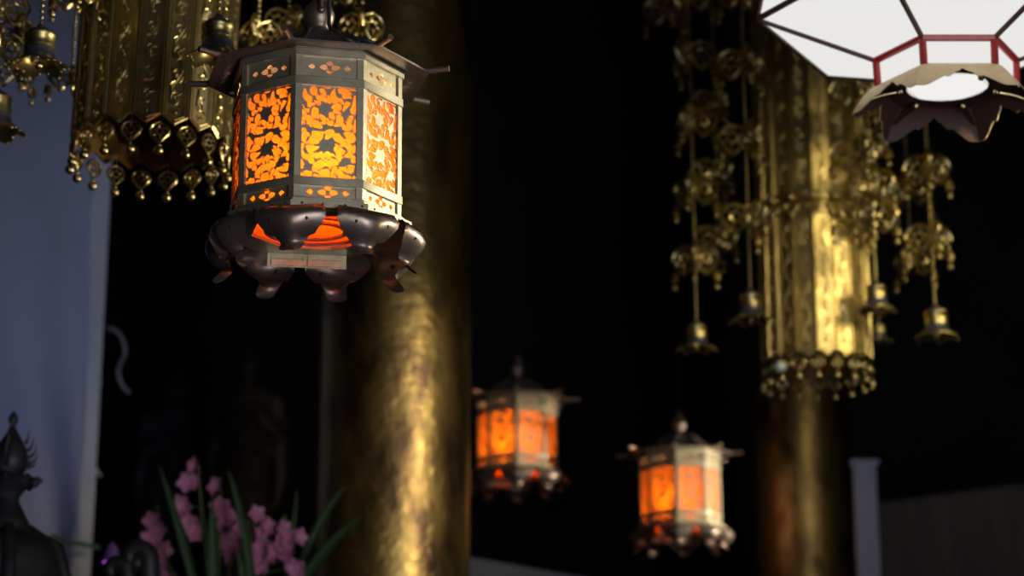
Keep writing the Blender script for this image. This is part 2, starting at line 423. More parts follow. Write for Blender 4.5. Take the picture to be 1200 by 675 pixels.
BR = .170; BAP = BR * math.cos(PI / 8); SIDE = 2 * BR * math.sin(PI / 8)
def make_lantern():
    root = empty('hanging_lantern', (0, 0, 0))
    # --- flange with rivets
    bm = bmesh.new()
    ngon_ring(bm, 8, .128, .192, 0, .012, PI / 8)
    ngon_ring(bm, 8, .128, .178, .012, .020, PI / 8)
    for k in range(8):
        a = k * PI / 4
        for dx in (-.052, -.012, .03, .062):
            ap = .1845 * math.cos(PI / 8) + .0068
            c = Vector((dx, -.1915 * math.cos(PI / 8), .0065)); c.rotate(Matrix.Rotation(a, 3, 'Z'))
            ball(bm, c, .0026, 8, 5, mat=1)
    obj('flange', mesh_of(bm, 'flange', [M['brass'], M['cord']]), root)
    # --- rails (octagonal hoops)
    for (z0, z1, out) in ((.016, .0245, .004), (.0475, .0645, .004), (.2485, .2655, .004), (.3075, .322, .006)):
        bm = bmesh.new(); ngon_ring(bm, 8, BR - .010, BR + out, z0, z1, PI / 8)
        bmesh.ops.bevel(bm, geom=[e for e in bm.edges], offset=.0008, segments=1, affect='EDGES')
        obj('rail', mesh_of(bm, 'rail', M['brass'], 25), root)
    # --- corner posts: folded angle strips
    bm = bmesh.new()
    w = .0125
    for s in (-1, 1):
        d = Matrix.Rotation(s * PI / 8, 3, 'Z') @ Vector((s, 0, 0))
        nrm = Matrix.Rotation(s * PI / 8, 3, 'Z') @ Vector((0, -1, 0))
        p0 = Vector((0, -BR - .0015, 0))
        vs = []
        for z in (.014, .318):
            for q in (p0, p0 + d * w, p0 + d * w - nrm * .006, p0 + Vector((0, .0062, 0))):
                vs.append(bm.verts.new((q.x, q.y, z)))
        for idx in ((0, 1, 2, 3), (4, 5, 6, 7), (0, 1, 5, 4), (1, 2, 6, 5), (2, 3, 7, 6), (3, 0, 4, 7)):
            bm.faces.new([vs[i] for i in idx])
    bmesh.ops.remove_doubles(bm, verts=bm.verts, dist=1e-5)
    post = mesh_of(bm, 'corner_post', M['brass'], 20)
    for k in range(8): obj('corner_post', post, root, rot=(0, 0, PI / 8 + k * PI / 4))
    # --- openwork and paper
    fw = SIDE - .023
    fr = frieze_mesh('frieze_panel', fw, .043, 1); ap_ = frieze_mesh('apron_panel', fw, .026, 1)
    bm = bmesh.new(); box(bm, 0, 0, .128, SIDE - .014, .0008, .262)
    pane = mesh_of(bm, 'pane', M['amber_paper'])
    bm = bmesh.new()
    rimw = fw / 2
    for (cx, cz, sx, sz) in ((0, .0208, 2 * rimw, .0016), (0, -.0208, 2 * rimw, .0016), (-rimw + .0008, 0, .0016, .043), (rimw - .0008, 0, .0016, .043)):
        box(bm, cx, -.0012, cz, sx, .0016, sz)
    rim_me = mesh_of(bm, 'panel_rim', M['brass'])
    for k in range(8):
        a = k * PI / 4; Rm = Matrix.Rotation(a, 3, 'Z')
        def pos(r, z): v = Rm @ Vector((0, -r, z)); return v
        f = obj('frieze_panel', fr, root, pos(BAP - .003, .2865), (0, 0, a)); obj('panel_rim', rim_me, f)
        obj('lattice_panel', lattice_me, root, pos(BAP - .003, .0645), (0, 0, a))
        g = obj('apron_panel', ap_, root, pos(BAP - .003, .036), (0, 0, a)); obj('panel_rim', rim_me, g, scale=(1, 1, .6))
        obj('pane', pane, root, pos(BAP - .0085, .021), (0, 0, a))
    # --- concave octagonal roof
    bm = bmesh.new()
    prof = [(.2265, .317), (.20, .3185), (.165, .327), (.13, .344), (.10, .366), (.074, .390), (.052, .402)]
    rings = []
    for (r, z) in prof:
        ring = []
        for k in range(8):
            for q in range(4):
                a0 = PI / 8 + k * PI / 4; a1 = a0 + PI / 4; t = q / 4
                p = Vector((r * math.sin(a0), -r * math.cos(a0), z)).lerp(Vector((r * math.sin(a1), -r * math.cos(a1), z)), t)
                p.z -= 0  if r < .2 else .004 * (1 - abs(2 * t - 1)) * 0
                ring.append(bm.verts.new(p))
        rings.append(ring)
    for a, b in zip(rings, rings[1:]):
        for i in range(32): bm.faces.new((a[i], a[(i + 1) % 32], b[(i + 1) % 32], b[i]))
    bm.faces.new(rings[-1])
    ext = bmesh.ops.extrude_face_region(bm, geom=bm.faces[:])
    for v in [g for g in ext['geom'] if isinstance(g, bmesh.types.BMVert)]: v.co.z += .004
    for k in range(8):
        a = PI / 8 + k * PI / 4
        tube(bm, [(r * math.sin(a), -r * math.cos(a), z + .005) for r, z in prof], .0035, 6)
    roof = obj('roof', mesh_of(bm, 'roof', M['roofcopper'], 25), root)
    bm = bmesh.new()
    tube(bm, [(0, -.195, .3255), (0, -.23, .3225), (0, -.266, .324)], .0062, 14)
    rod = mesh_of(bm, 'roof_rod', M['bronze'])
    for k in range(8): obj('roof_rod', rod, roof, rot=(0, 0, PI / 8 + k * PI / 4))
    bm = bmesh.new(); ngon_ring(bm, 8, BR - .03, BR - .002, .310, .3265, PI / 8)
    obj('soffit', mesh_of(bm, 'soffit', M['pale_brass'], 20), root)
    # --- finial
    bm = bmesh.new()
    lathe(bm, [(.034, .402), (.036, .407), (.028, .411), (.0235, .417), (.021, .424), (.024, .430), (.029, .438), (.0315, .449), (.031, .459), (.026, .470), (.018, .478), (.012, .486), (.009, .496), (.009, .506), (.004, .51)], 28)
    obj('finial', mesh_of(bm, 'finial', M['bronze'], 50), root)
    bm = bmesh.new()
    tube(bm, [(.0, -.034, .500), (0, -.036, .48), (0, -.034, .458)], [.004, .004, .005], 10); ball(bm, (0, -.033, .453), .0075, 12, 8)
    obj('hook', mesh_of(bm, 'hook', M['bronze'], 50), root)
    # suspension chain
    bm = bmesh.new()
    z = .508; i = 0
    while z < 4.2:
        ln = .05
        pts = []
        for q in range(12):
            t = 2 * PI * q / 12
            w_, h_ = .010 * math.cos(t), (ln / 2 + .006) * math.sin(t)
            pts.append((w_, 0, z + ln / 2 + h_) if i % 2 else (0, w_, z + ln / 2 + h_))
        tube(bm, pts + pts[:1], .0026, 6, cap=False)
        z += ln - .002; i += 1
    chain = obj('chain', mesh_of(bm, 'chain', M['stand'], 60), root)
    # --- bottom: dish with rings, and bulb
    bm = bmesh.new(); lathe(bm, [(.0, .0068), (.06, .0068), (.125, .0068), (.126, .0078), (.06, .0078), (0, .0078)], 48, cap=False)
    bmesh.ops.remove_doubles(bm, verts=bm.verts, dist=1e-5)
    obj('glass_dish', mesh_of(bm, 'glass_dish', M['amber_dish'], 60), root)
    for r in (.096, .060):
        bm = bmesh.new(); lathe(bm, [(r - .0045, .0005), (r + .0045, .0005), (r + .0045, .005), (r - .0045, .005), (r - .0045, .0005)], 48, cap=False)
        obj('wire_ring', mesh_of(bm, 'wire_ring', M['bronze'], 30), root)
    bm = bmesh.new()
    lathe(bm, [(.0, .085), (.012, .088), (.02, .10), (.021, .112), (.014, .13), (.011, .15), (.011, .18), (.0, .182)], 20, cap=False)
    obj('bulb', mesh_of(bm, 'bulb', M['bulb'], 50), root)
    # pale hinge under the far side
    bm = bmesh.new()
    for s in (-1, 1):
        box(bm, s * .0365, .1605, -.006, .071, .004, .011); box(bm, s * .0365, .1585, -.0195, .071, .004, .012)
        box(bm, s * .005, .159, -.012, .008, .007, .012)
    box(bm, 0, .163, -.013, .16, .002, .03)
    obj('hinge_plate', mesh_of(bm, 'hinge_plate', M['pale_brass'], 20), root, rot=(0, 0, R(-3)))
    # --- lotus petals hanging below the flange
    bm = bmesh.new()
    prof = [(.168, .001, .046, 0), (.190, .001, .062, .002), (.206, -.005, .069, .006), (.217, -.016, .0675, .013), (.220, -.029, .058, .018), (.214, -.044, .044, .018),
            (.202, -.056, .032, .015), (.191, -.065, .0245, .010), (.187, -.071, .0225, .006), (.190, -.079, .0225, .003), (.198, -.086, .020, .002), (.203, -.090, .011, .001)]
    n = 16; grid = []
    for (r, z, hw, cup) in prof:
        row = []
        for i in range(n + 1):
            t = -1 + 2 * i / n
            row.append(bm.verts.new((hw * t, -(r - cup * 1.9 * t * t), z + (-.010 * abs(t) ** 3 if -.05 < z < -.004 else 0) )))
        grid.append(row)
    for a, b in zip(grid, grid[1:]):
        for i in range(n): bm.faces.new((a[i], a[i + 1], b[i + 1], b[i]))
    bmesh.ops.solidify(bm, geom=bm.faces[:], thickness=.0022)
    for s in (-1, 1):
        c = Vector((s * .034, -.2035, -.030)); ball(bm, c, .0045, 8, 6, (1, 1.4, 1), 1)
    me = mesh_of(bm, 'petal', [M['bronze'], M['cord']], 60)
    for k in range(8): obj('petal', me, root, rot=(0, 0, PI / 8 + k * PI / 4))
    return root

LY = 4.0
lan = make_lantern()
lan.location = (-.385, LY, EYE + 1.187); lan.rotation_euler = (R(.5), R(-.5), R(13.8))
tag(lan, 'large octagonal brass lantern in sharp focus, glowing amber behind scroll openwork', 'lantern')
def lantern_copy(x, y, Y, rz, label):
    c = copy_tree(lan); p = at(x, y, Y); c.location = p; c.rotation_euler = (0, 0, rz); tag(c, label); return c
pz = -.157                     # glass centre above the flange
b1 = at(606, 513, 8.9); b2 = at(797, 578, 8.9)
l2 = copy_tree(lan); l2.location = (b1.x, b1.y, b1.z + pz); l2.rotation_euler = (0, 0, R(22))
tag(l2, 'small blurred amber lantern hanging right beside the gilded pillar', 'lantern', 'blurred lanterns further back')
l3 = copy_tree(lan); l3.location = (b2.x, b2.y, b2.z + pz); l3.rotation_euler = (0, 0, R(13))
tag(l3, 'small blurred amber lantern hanging in front of the dim worn pillar', 'lantern', 'blurred lanterns further back')
# power cord on the front lantern only
bm = bmesh.new()
pts = []
for i in range(16): t = i / 15; pts.append((.012 + .004 * t, -.036 + .004 * math.sin(t * 3), .62 - .20 * t))
rot = Matrix.Rotation(R(-13.8), 3, 'Z')
pts += [(.024, -.045, .404), (.055, -.075, .384), (.09, -.09, .372), (.115, -.06, .372), (.11, -.01, .378), (.08, .03, .392), (.05, .05, .404), (.0, .062, .406), (.02, .085, .395), (.07, .07, .385), (.11, .03, .374), (.125, -.02, .368), (.105, -.06, .370), (.07, -.06, .385)]
P2 = []
for i in range(len(pts) - 1):
    a = Vector(pts[max(i - 1, 0)]); b = Vector(pts[i]); c = Vector(pts[i + 1]); d = Vector(pts[min(i + 2, len(pts) - 1)])
    for s in range(5):
        t = s / 5
        P2.append(.5 * ((2 * b) + (c - a) * t + (2 * a - 5 * b + 4 * c - d) * t * t + (3 * b - a - 3 * c + d) * t ** 3))
tube(bm, P2, .0042, 8)
obj('power_cord', mesh_of(bm, 'power_cord', M['cord'], 60), lan)

# ================================================================== gilt canopies
CR = .194; NP = 18
PWD = 2 * CR * math.tan(PI / NP)
def panel_mesh(name, h, up=False):
    bm = bmesh.new()
    w = PWD / 2 - .0006; tip = .024
    def outline(ins):
        x = w - ins; t = tip * (1 - ins / w * .4)
        pts = [(-x, tip + ins * .2), (0, ins * 1.35), (x, tip + ins * .2), (x, h - ins), (-x, h - ins)]
        return [Vector((a, 0, b)) for a, b in pts]
    o = outline(0)
    fv = [bm.verts.new((p.x, -.0015, p.z)) for p in o]; bv = [bm.verts.new((p.x, .0022, p.z)) for p in o]
    bm.faces.new(fv); f = bm.faces.new(bv); f.material_index = 1
    for i in range(5): bm.faces.new((fv[i], fv[(i + 1) % 5], bv[(i + 1) % 5], bv[i]))
    for ins, r in ((.0030, .0032), (.0105, .0022)):
        q = [Vector((p.x, -.0022, p.z)) for p in outline(ins)]
        for i in range(5):
            a, b = q[i], q[(i + 1) % 5]
            tube(bm, [a, b], r, 6, mat=0)
    # vine scroll in relief
    amp = w * .36; per = .118
    pts = []; z = .055
    while z < h - .03:
        pts.append((amp * math.sin(2 * PI * z / per), -.0028, z)); z += .005
    tube(bm, pts, .0017, 6, mat=2)
    z = .055 + per * .1; s = 1; k = 0
    while z < h - .05:
        ph = z
        cx = -s * amp * .15; cz = ph
        sp = []
        for i in range(22):
            a = i / 21 * 2.6 * PI; r = .0150 * (1 - i / 26)
            sp.append((cx + s * r * math.cos(a + .6), -.0032, cz + r * math.sin(a + .6) * 1.5))
        tube(bm, sp, [.0019 - .0005 * i / 21 for i in range(22)], 6, mat=2)
        ball(bm, (cx, -.003, cz), .003, 8, 5, (1, .7, 1), 2)
        for dz, dx in ((.017, .013), (-.016, .015), (.028, -.004)):
            tube(bm, [(cx + s * dx * .3, -.0026, cz + dz * .6), (cx + s * dx, -.0036, cz + dz), (cx + s * dx * 1.1, -.0024, cz + dz * 1.35)], [.0008, .0017, .0005], 6, mat=2)
        z += per / 2; s = -s; k += 1
    # little bud at the foot
    ball(bm, (0, -.003, .034), .0042, 10, 6, (1, .6, 1), 2)
    sp = [(.008 * math.cos(a), -.003, .034 + .008 * math.sin(a)) for a in [i / 12 * 2 * PI * .8 - .5 for i in range(13)]]
    tube(bm, sp, .0013, 6, mat=2)
    return mesh_of(bm, name, [M['gold'], M['amber_lining'], M['gold_relief']], 50)

def openwork_plate(bm, w, h, y=0.0, n=20, top=0.0, th=.003, mat=0, cx=0.0, rz=0.0):
    """leaf-shaped openwork plate: rim, ring and curling bars"""
    Rz = Matrix.Rotation(rz, 3, 'Z')
    def T(p): return Rz @ Vector(p)
    prof = [(0, 0), (.28, -.1), (.42, -.24), (.50, -.42), (.40, -.60), (.26, -.74), (.14, -.88), (0, -1)]
    rt = [(cx + a * w, top + b * h) for a, b in prof]; lf = [(cx - a * w, top + b * h) for a, b in prof[-2:0:-1]]
    loop = rt + lf
    tube(bm, [T((x, y, z)) for x, z in loop + loop[:1]], w * .075, 6, cap=False, mat=mat)
    tube(bm, [T((cx + .17 * w * math.cos(a), y, top - .44 * h + .17 * w * math.sin(a))) for a in [i / 12 * 2 * PI for i in range(13)]], w * .06, 6, cap=False, mat=mat)
    for k in range(6):                                  # scrolling bars between the ring and the rim
        a = k * PI / 3 + PI / 2; q = (.30, .36, .36, .44, .36, .36)[k]
        p0 = (.17 * math.cos(a), .17 * math.sin(a)); p2 = (q * math.cos(a), q * math.sin(a)); pm = (.27 * math.cos(a + .5), .27 * math.sin(a + .5))
        tube(bm, [T((cx + v[0] * w, y, top - .44 * h + v[1] * w)) for v in bez((*p0, 0), (*pm, 0), (*p2, 0), 5)], w * .05, 6, mat=mat)

def pendant_parts(parent, loc, rz, meshes):
    p = obj('pendant', meshes[0], parent, loc, (0, 0, rz)); obj('bead', meshes[1], p); return p
def pendant_meshes():
    bm = bmesh.new()
    tube(bm, [(0, 0, 0), (0, 0, -.030)], .0011, 5)
    openwork_plate(bm, .048, .052, 0, top=-.022)
    for s in (-1, 1):
        tube(bm, [(s * .018, 0, -.045), (s * .024, 0, -.053), (s * .018, 0, -.062), (s * .012, 0, -.053), (s * .016, 0, -.045)], .0016, 5, cap=False)
    tube(bm, [(0, 0, -.07), (0, 0, -.082)], .0015, 5)
    a = mesh_of(bm, 'pendant', M['gold_relief'], 60)
    bm = bmesh.new(); ball(bm, (0, 0, -.093), .0120, 16, 10); lathe(bm, [(.006, -.083), (.0065, -.081), (.002, -.079)], 10)
    b = mesh_of(bm, 'bead', M['gold_relief'], 60)
    return a, b

def make_canopy():
    root = empty('gilt_canopy', (0, 0, 0))
    H = .54
    pm = panel_mesh('panel', H); um = panel_mesh('upper_panel', 1.19)
    pend = pendant_meshes()
    for k in range(NP):
        a = 2 * PI * k / NP; Rm = Matrix.Rotation(a, 3, 'Z')
        obj('panel', pm, root, Rm @ Vector((0, -CR, 0)), (0, 0, a))
        obj('upper_panel', um, root, Rm @ Vector((0, -CR - .006, H + .045)), (0, 0, a))
        h = a + PI / NP; v = Matrix.Rotation(h, 3, 'Z') @ Vector((0, -CR / math.cos(PI / NP) * .995, .025))
        pendant_parts(root, v, h, pend)
    bm = bmesh.new()
    lathe(bm, [(CR - .01, H - .012), (CR + .016, H - .012), (CR + .016, H + .004), (CR + .005, H + .012), (CR + .005, H + .034), (CR + .018, H + .040), (CR + .018, H + .056), (CR - .01, H + .056)], 54)
    obj('band', mesh_of(bm, 'band', M['gold'], 30), root)
    bm = bmesh.new(); ball(bm, (0, 0, 0), .0135, 14, 10); bd = mesh_of(bm, 'bead', M['gold_relief'], 60)
    bm = bmesh.new(); openwork_plate(bm, .05, .05, 0, top=0); ball(bm, (0, 0, -.055), .008, 10, 8); bp = mesh_of(bm, 'swag', M['gold_relief'], 60)
    for k in range(NP):
        a = 2 * PI * (k + .5) / NP; Rm = Matrix.Rotation(a, 3, 'Z')
        obj('bead', bd, root, Rm @ Vector((0, -CR - .026, H + .048)), (0, 0, a))
        obj('swag', bp, root, Rm @ Vector((0, -CR - .022, H + .030)), (0, 0, a))
    # crown that carries the strings, above the picture
    bm = bmesh.new(); lathe(bm, [(.0, 1.75), (.30, 1.75), (.56, 1.72), (.58, 1.71), (.58, 1.75), (.5, 1.83), (.25, 1.93), (.08, 2.01), (.02, 2.05)], 48, cap=False)
    obj('crown', mesh_of(bm, 'crown', M['gold'], 40), root)
    return root
can = make_canopy()
CAZ = at(178, 143, 4.8 - .18).z
cl = at(178, 143, 4.8)
can.scale = (.941,) * 3
can.location = (cl.x, 4.8, CAZ - .002); can.rotation_euler = (0, R(1.4), R(6))
tag(can, 'gilt cylindrical canopy of embossed panels, behind the large lit lantern', 'canopy')
cr_ = at(957, 418, 7.06)
can2 = copy_tree(can)
can2.location = (cr_.x, 7.06, at(957, 418, 6.88).z); can2.rotation_euler = (0, 0, R(3))
tag(can2, 'gilt tiered canopy hanging behind the white paper lantern, brightly lit at its foot', 'canopy')
for c, nm in ((can, 'l'), (can2, 'r')):
    bm = bmesh.new(); tube(bm, [(0, 0, 2.04), (0, 0, (CEIL - c.location.z) / .941)], .012, 8)
    obj('hanger', mesh_of(bm, 'hanger', M['bronze'], 50), c)
bm = bmesh.new(); ball(bm, (0, 0, 0), .021, 16, 12)
gb = at(914, 430, 6.88)
gl = obj('glass_bead', mesh_of(bm, 'glass_bead', M['glazed'], 60), can2)
gl.location = (can2.rotation_euler.to_matrix().inverted() @ (gb - Vector(can2.location))) / .941; tag(gl, 'pale blue glass bead in the fringe')

# ------------------------------------------------------------------ strings of bells
def bell_mesh():
    bm = bmesh.new()
    def fn(r, z, a):
        if z < -.080:
            k = min(1, (-.080 - z) / .022)
            return r * (1 + .13 * k * math.cos(6 * a)), z - .006 * k * math.cos(6 * a)
        return r, z
    prof = [(.003, .012), (.008, .010), (.011, .002), (.022, -.004), (.033, -.012), (.0365, -.018)]
    lathe(bm, prof, 48, cap=False, mat=1)
    lathe(bm, [(.0365, -.018), (.0395, -.019), (.0395, -.026), (.0372, -.028), (.0372, -.044), (.040, -.046), (.040, -.052), (.0375, -.054), (.0378, -.060)], 48, cap=False, mat=0)
    lathe(bm, [(.0378, -.060), (.0385, -.070), (.042, -.080), (.050, -.088), (.062, -.096), (.069, -.101)], 48, fn=fn, cap=False, mat=1)
    lathe(bm, [(.069, -.101), (.0695, -.104), (.060, -.099), (.048, -.091), (.040, -.083), (.036, -.070), (.035, -.020), (.0, -.012)], 48, fn=fn, cap=False, mat=0)
    for k in range(18):
        a = 2 * PI * k / 18; r, z = fn(.0665, -.104, a)
        ball(bm, (r * math.cos(a), r * math.sin(a), z), .0032, 8, 5, mat=0)
    bmesh.ops.remove_doubles(bm, verts=bm.verts, dist=1e-5)
    return mesh_of(bm, 'bell', [M['gold'], M['bell_dark']], 50)
def clapper_mesh():
    bm = bmesh.new(); tube(bm, [(0, 0, -.02), (0, 0, -.10)], .0015, 6); ball(bm, (0, 0, -.10), .011, 12, 8)
    return mesh_of(bm, 'clapper', M['gold_relief'], 60)
def ornament_mesh():
    """cluster of three openwork leaves with flower boss"""
    bm = bmesh.new()
    for k in range(3):
        openwork_plate(bm, .100, .110, 0, top=.052, cx=.044, rz=2 * PI * k / 3 + .4, th=.004)
    ball(bm, (0, 0, 0), .016, 10, 8, (1, 1, 1.6)); ball(bm, (0, 0, .045), .010, 10, 8)
    return mesh_of(bm, 'openwork_ornament', M['gold_relief'], 60)
def dangler_mesh():
    bm = bmesh.new()
    tube(bm, [(0, 0, 0), (0, 0, -.03)], .0014, 5)
    lathe(bm, [(.002, -.028), (.012, -.036), (.015, -.048), (.017, -.066), (.011, -.070), (.002, -.072)], 10)
    tube(bm, [(0, 0, -.07), (0, 0, -.084)], .0014, 5); ball(bm, (0, 0, -.092), .0105, 12, 8)
    return mesh_of(bm, 'dangler', M['gold_relief'], 60)
BELL, CLAP, ORN, DANG = bell_mesh(), clapper_mesh(), ornament_mesh(), dangler_mesh()
def bead_chain(name, z0, z1):
    bm = bmesh.new(); z = z0
    tube(bm, [(0, 0, z0), (0, 0, z1)], .0012, 5)
    while z < z1:
        ball(bm, (0, 0, z), .0056, 8, 6); z += .0155
    return mesh_of(bm, name, M['gold_relief'], 60)
def bell_string(px, py, Y, ztop, orns, label, group, bell=True, s=1.0, turn=0.0):
    """px, py: shoulder of the bell; orns: heights in metres above it"""
    Y = Y - (.28 if px < 600 else .44)
    p = at(px, py, Y)
    t = empty('bell_string', p, turn); t.scale = (.941,) * 3; tag(t, label, 'ornament', group)
    c = obj('bead_chain', bead_chain('bead_chain', .012 if bell else .0, (ztop - p.z) / .941), t)
    if bell:
        b = obj('bell', BELL, t, scale=(s, s, s)); obj('clapper', CLAP, b)
    for i, z in enumerate(orns):
        o = obj('openwork_ornament', ORN, t, (0, 0, z), (0, 0, i * 1.9), (.72,) * 3 if px < 600 else None)
        for k in range(3):
            a = 2 * PI * k / 3 + .4 - PI / 2 + PI / 2
            v = Vector((.088 * math.cos(a), .088 * math.sin(a), -.008)); obj('dangler', DANG, o, v)
    return t
TL = can.location.z + 1.612; TR = can2.location.z + 1.612
GL, GR = 'bell strings around the left canopy', 'bell strings around the right canopy'
bell_string(48, 33, 4.72, TL, [.22, .50, .78], 'hanging bell with a flared scalloped lip, fully visible before the blue curtain', GL, s=.94)
bell_string(256, 22, 4.62, TL, [.30, .58], 'hanging bell in front of the gilt panels, just above the lantern roof tip', GL, s=.96, turn=.5)
bell_string(-4, 107, 4.9, TL, [.12, .22, .42], 'hanging bell cut by the left picture edge', GL, s=1.0, turn=.3)
bell_string(303, 38, 5.33, TL, [.0, .24, .5], 'string of gilt openwork leaves just behind the lantern roof, left of its finial', GL, bell=False)
bell_string(338, 25, 5.62, TL, [.0, .22, .5], 'string of gilt openwork leaves touching the left side of the lantern finial', GL, bell=False, turn=.8)
bell_string(424, 28, 5.25, TL, [.0, .26, .52], 'string of gilt openwork leaves over the coiled cord, right of the finial', GL, bell=False, turn=.2)
bell_string(84, 92, 5.5, TL, [.0, .24, .5], 'dark string of small ornaments at the left edge of the embossed canopy', GL, bell=False, turn=1.1)
bell_string(20, 58, 5.3, TL, [-.06, .05, .24], 'dark openwork cluster hanging left of the fully visible bell', GL, bell=False, turn=.6)
bell_string(90, 8, 4.78, TL, [.06, .3], 'short string with a gold bead beside the canopy top left', GL, bell=False, turn=.4)
bell_string(393, 3, 5.6, TL, [.03, .3], 'gilt scroll hanging close behind the lantern finial on its right', GL, bell=False, turn=1.5)

bell_string(816, 378, 7.4, TR, [.24, .50, .76, 1.02, 1.25], 'outermost left bell string of the right canopy, against the dark', GR, s=.95)
bell_string(879, 341, 7.05, TR, [.26, .55, .83, 1.1], 'bell string hanging in front of the left edge of the right canopy', GR, s=1.0, turn=.7)
bell_string(1026, 332, 7.28, TR, [.24, .36, .52, .78], 'bell string overlapping the right edge of the bright gilt panels', GR, s=.95, turn=1.2)
bell_string(1096, 360, 7.3, TR, [.26, .52, .80], 'outermost right bell string hanging below the white paper lantern', GR, s=1.05, turn=.2)
bell_string(1029, 378, 7.75, TR, [.5], 'lowest small bell at the right edge of the canopy fringe', GR, s=.7, turn=.9)
bell_string(1008, 250, 7.04, TR, [.0, .22, .45], 'cluster of openwork leaves over the right half of the bead band', GR, bell=False, turn=.5)
bell_string(1068, 305, 7.8, TR, [.0, .28], 'faint openwork cluster between the two right bell strings', GR, bell=False, turn=1.7)
bell_string(842, 290, 7.75, TR, [.03, .3, .58], 'faint openwork string between the two left bell strings', GR, bell=False, turn=.9)
bell_string(782, 20, 7.7, TR, [.03, .3], 'faint high openwork string at the far left of the right canopy', GR, bell=False, turn=.3)

# ================================================================== white paper lantern
WX, WY, WZ = .9975, 4.6, EYE + 1.779
wl = empty('paper_lantern', (WX, WY, WZ)); tag(wl, 'big glowing white hexagonal paper lantern with red lower frame', 'lantern')
N6 = 6; PH6 = R(-30)
def hp(r, z, k): a = PH6 + 2 * PI * k / 6; return Vector((r * math.sin(a), -r * math.cos(a), z))
def quad_panel(name, r0, z0, r1, z1, m, trim=.0, th=.002, bulge=0):
    bm = bmesh.new()
    a0, a1, b1, b0 = hp(r0, z0, 0), hp(r0, z0, 1), hp(r1, z1, 1), hp(r1, z1, 0)
    c = (a0 + a1 + b0 + b1) / 4
    vs = [bm.verts.new(p.lerp(c, trim)) for p in (a0, a1, b1, b0)]
    bm.faces.new(vs); bmesh.ops.solidify(bm, geom=bm.faces[:], thickness=th)
    return mesh_of(bm, name, m, 20)
r0, R2, h2 = .1594, .4293, .1012
shade = quad_panel('shade_panel', r0, 0, R2, h2, M['white_paper'])
upper = quad_panel('upper_panel', R2 - .004, h2 + .012, .36, h2 + .30, M['white_paper'])
band = quad_panel('window_panel', r0 - .006, -.058, r0 - .004, -.006, M['white_paper'])
bm = bmesh.new(); tube(bm, [hp(r0 + .003, .0, 0), hp(R2, h2, 0)], .0068, 6); rib = mesh_of(bm, 'rib', M['dark_lacquer'])
bm = bmesh.new(); tube(bm, [hp(R2, h2, 0), hp(R2, h2, 1)], .007, 6); tube(bm, [hp(R2, h2, 0), hp(.362, h2 + .30, 0)], .006, 6); rimb = mesh_of(bm, 'rim_bar', M['dark_lacquer'])
bm = bmesh.new(); tube(bm, [hp(r0 - .001, -.062, 0), hp(r0 + .001, 0, 0)], .0090, 8); postm = mesh_of(bm, 'corner_post', M['red_lacquer'])
bm = bmesh.new(); tube(bm, [hp(r0 + .002, 0, 0), hp(r0 + .002, 0, 1)], .0095, 8); ringm = mesh_of(bm, 'ring_bar', M['red_lacquer'])
# skirt leaf with a cusped lower edge
bm = bmesh.new()
n = 24; rows = 7; g = []
def cusp(t):   # drop of the lower edge along the side, t in -1..1
    a = abs(t)
    return 1.0 - .42 * max(0, math.cos(a * PI * .62)) ** 1.2 + .10 * math.exp(-((a - .30) / .07) ** 2) - .12 * math.exp(-(a / .06) ** 2)
for j in range(rows + 1):
    row = []
    for i in range(n + 1):
        t = -1 + 2 * i / n; s = j / rows * cusp(t)
        r = (r0 - .001) + s * (.2230 - r0); z = -.060 - .072 * s + .012 * math.sin(s * PI)
        a, b = hp(r, z, 0), hp(r, z, 1)
        row.append(bm.verts.new(a.lerp(b, (t + 1) / 2)))
    g.append(row)
for a, b in zip(g, g[1:]):
    for i in range(n): bm.faces.new((a[i], a[i + 1], b[i + 1], b[i]))
geo = bmesh.ops.recalc_face_normals(bm, faces=bm.faces)
for f in bm.faces:
    c = f.calc_center_median()
    if f.normal.dot(Vector((c.x, c.y, 0))) < 0: f.normal_flip()
faces = bm.faces[:]
ex = bmesh.ops.extrude_face_region(bm, geom=faces)
nf = [q for q in ex['geom'] if isinstance(q, bmesh.types.BMFace)]
for v in {v for f in nf for v in f.verts}:
    d = Vector((v.co.x, v.co.y, 0)).normalized(); v.co -= d * .003
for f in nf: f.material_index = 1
skm = mesh_of(bm, 'skirt_leaf', [M['skirt'], M['skirt_in']], 40)
bm = bmesh.new()
v = hp(.115, -.090, 0); w_ = hp(.192, -.094, 0)
tube(bm, [hp(.112, -.078, 0), hp(.145, -.084, 0), hp(.188, -.098, 0)], [.0055, .0035, .004], 8); ball(bm, hp(.112, -.078, 0), .0085, 10, 8)
pin = mesh_of(bm, 'brass_pin', M['gold_relief'], 60)
for k in range(6):
    rz = 2 * PI * k / 6
    for nm, me in (('shade_panel', shade), ('upper_panel', upper), ('window_panel', band), ('rib', rib), ('rim_bar', rimb), ('corner_post', postm), ('ring_bar', ringm), ('skirt_leaf', skm), ('brass_pin', pin)):
        obj(nm, me, wl, rot=(0, 0, rz))
bm = bmesh.new(); lathe(bm, [(0, -.066), (.092, -.066), (.094, -.062), (0, -.060)], 48, cap=False); obj('light_disc', mesh_of(bm, 'light_disc', M['disc']), wl)
bm = bmesh.new(); ngon_ring(bm, 6, .095, r0 - .004, -.066, -.060, PH6); obj('base_plate', mesh_of(bm, 'base_plate', M['skirt_in']), wl)
bm = bmesh.new(); lathe(bm, [(.37, h2 + .298), (.44, h2 + .29), (.40, h2 + .32), (.2, h2 + .42), (.05, h2 + .55), (.03, h2 + .7), (.012, h2 + .72), (.012, CEIL - WZ)], 36); obj('roof', mesh_of(bm, 'roof', M['red_lacquer'], 30), wl)

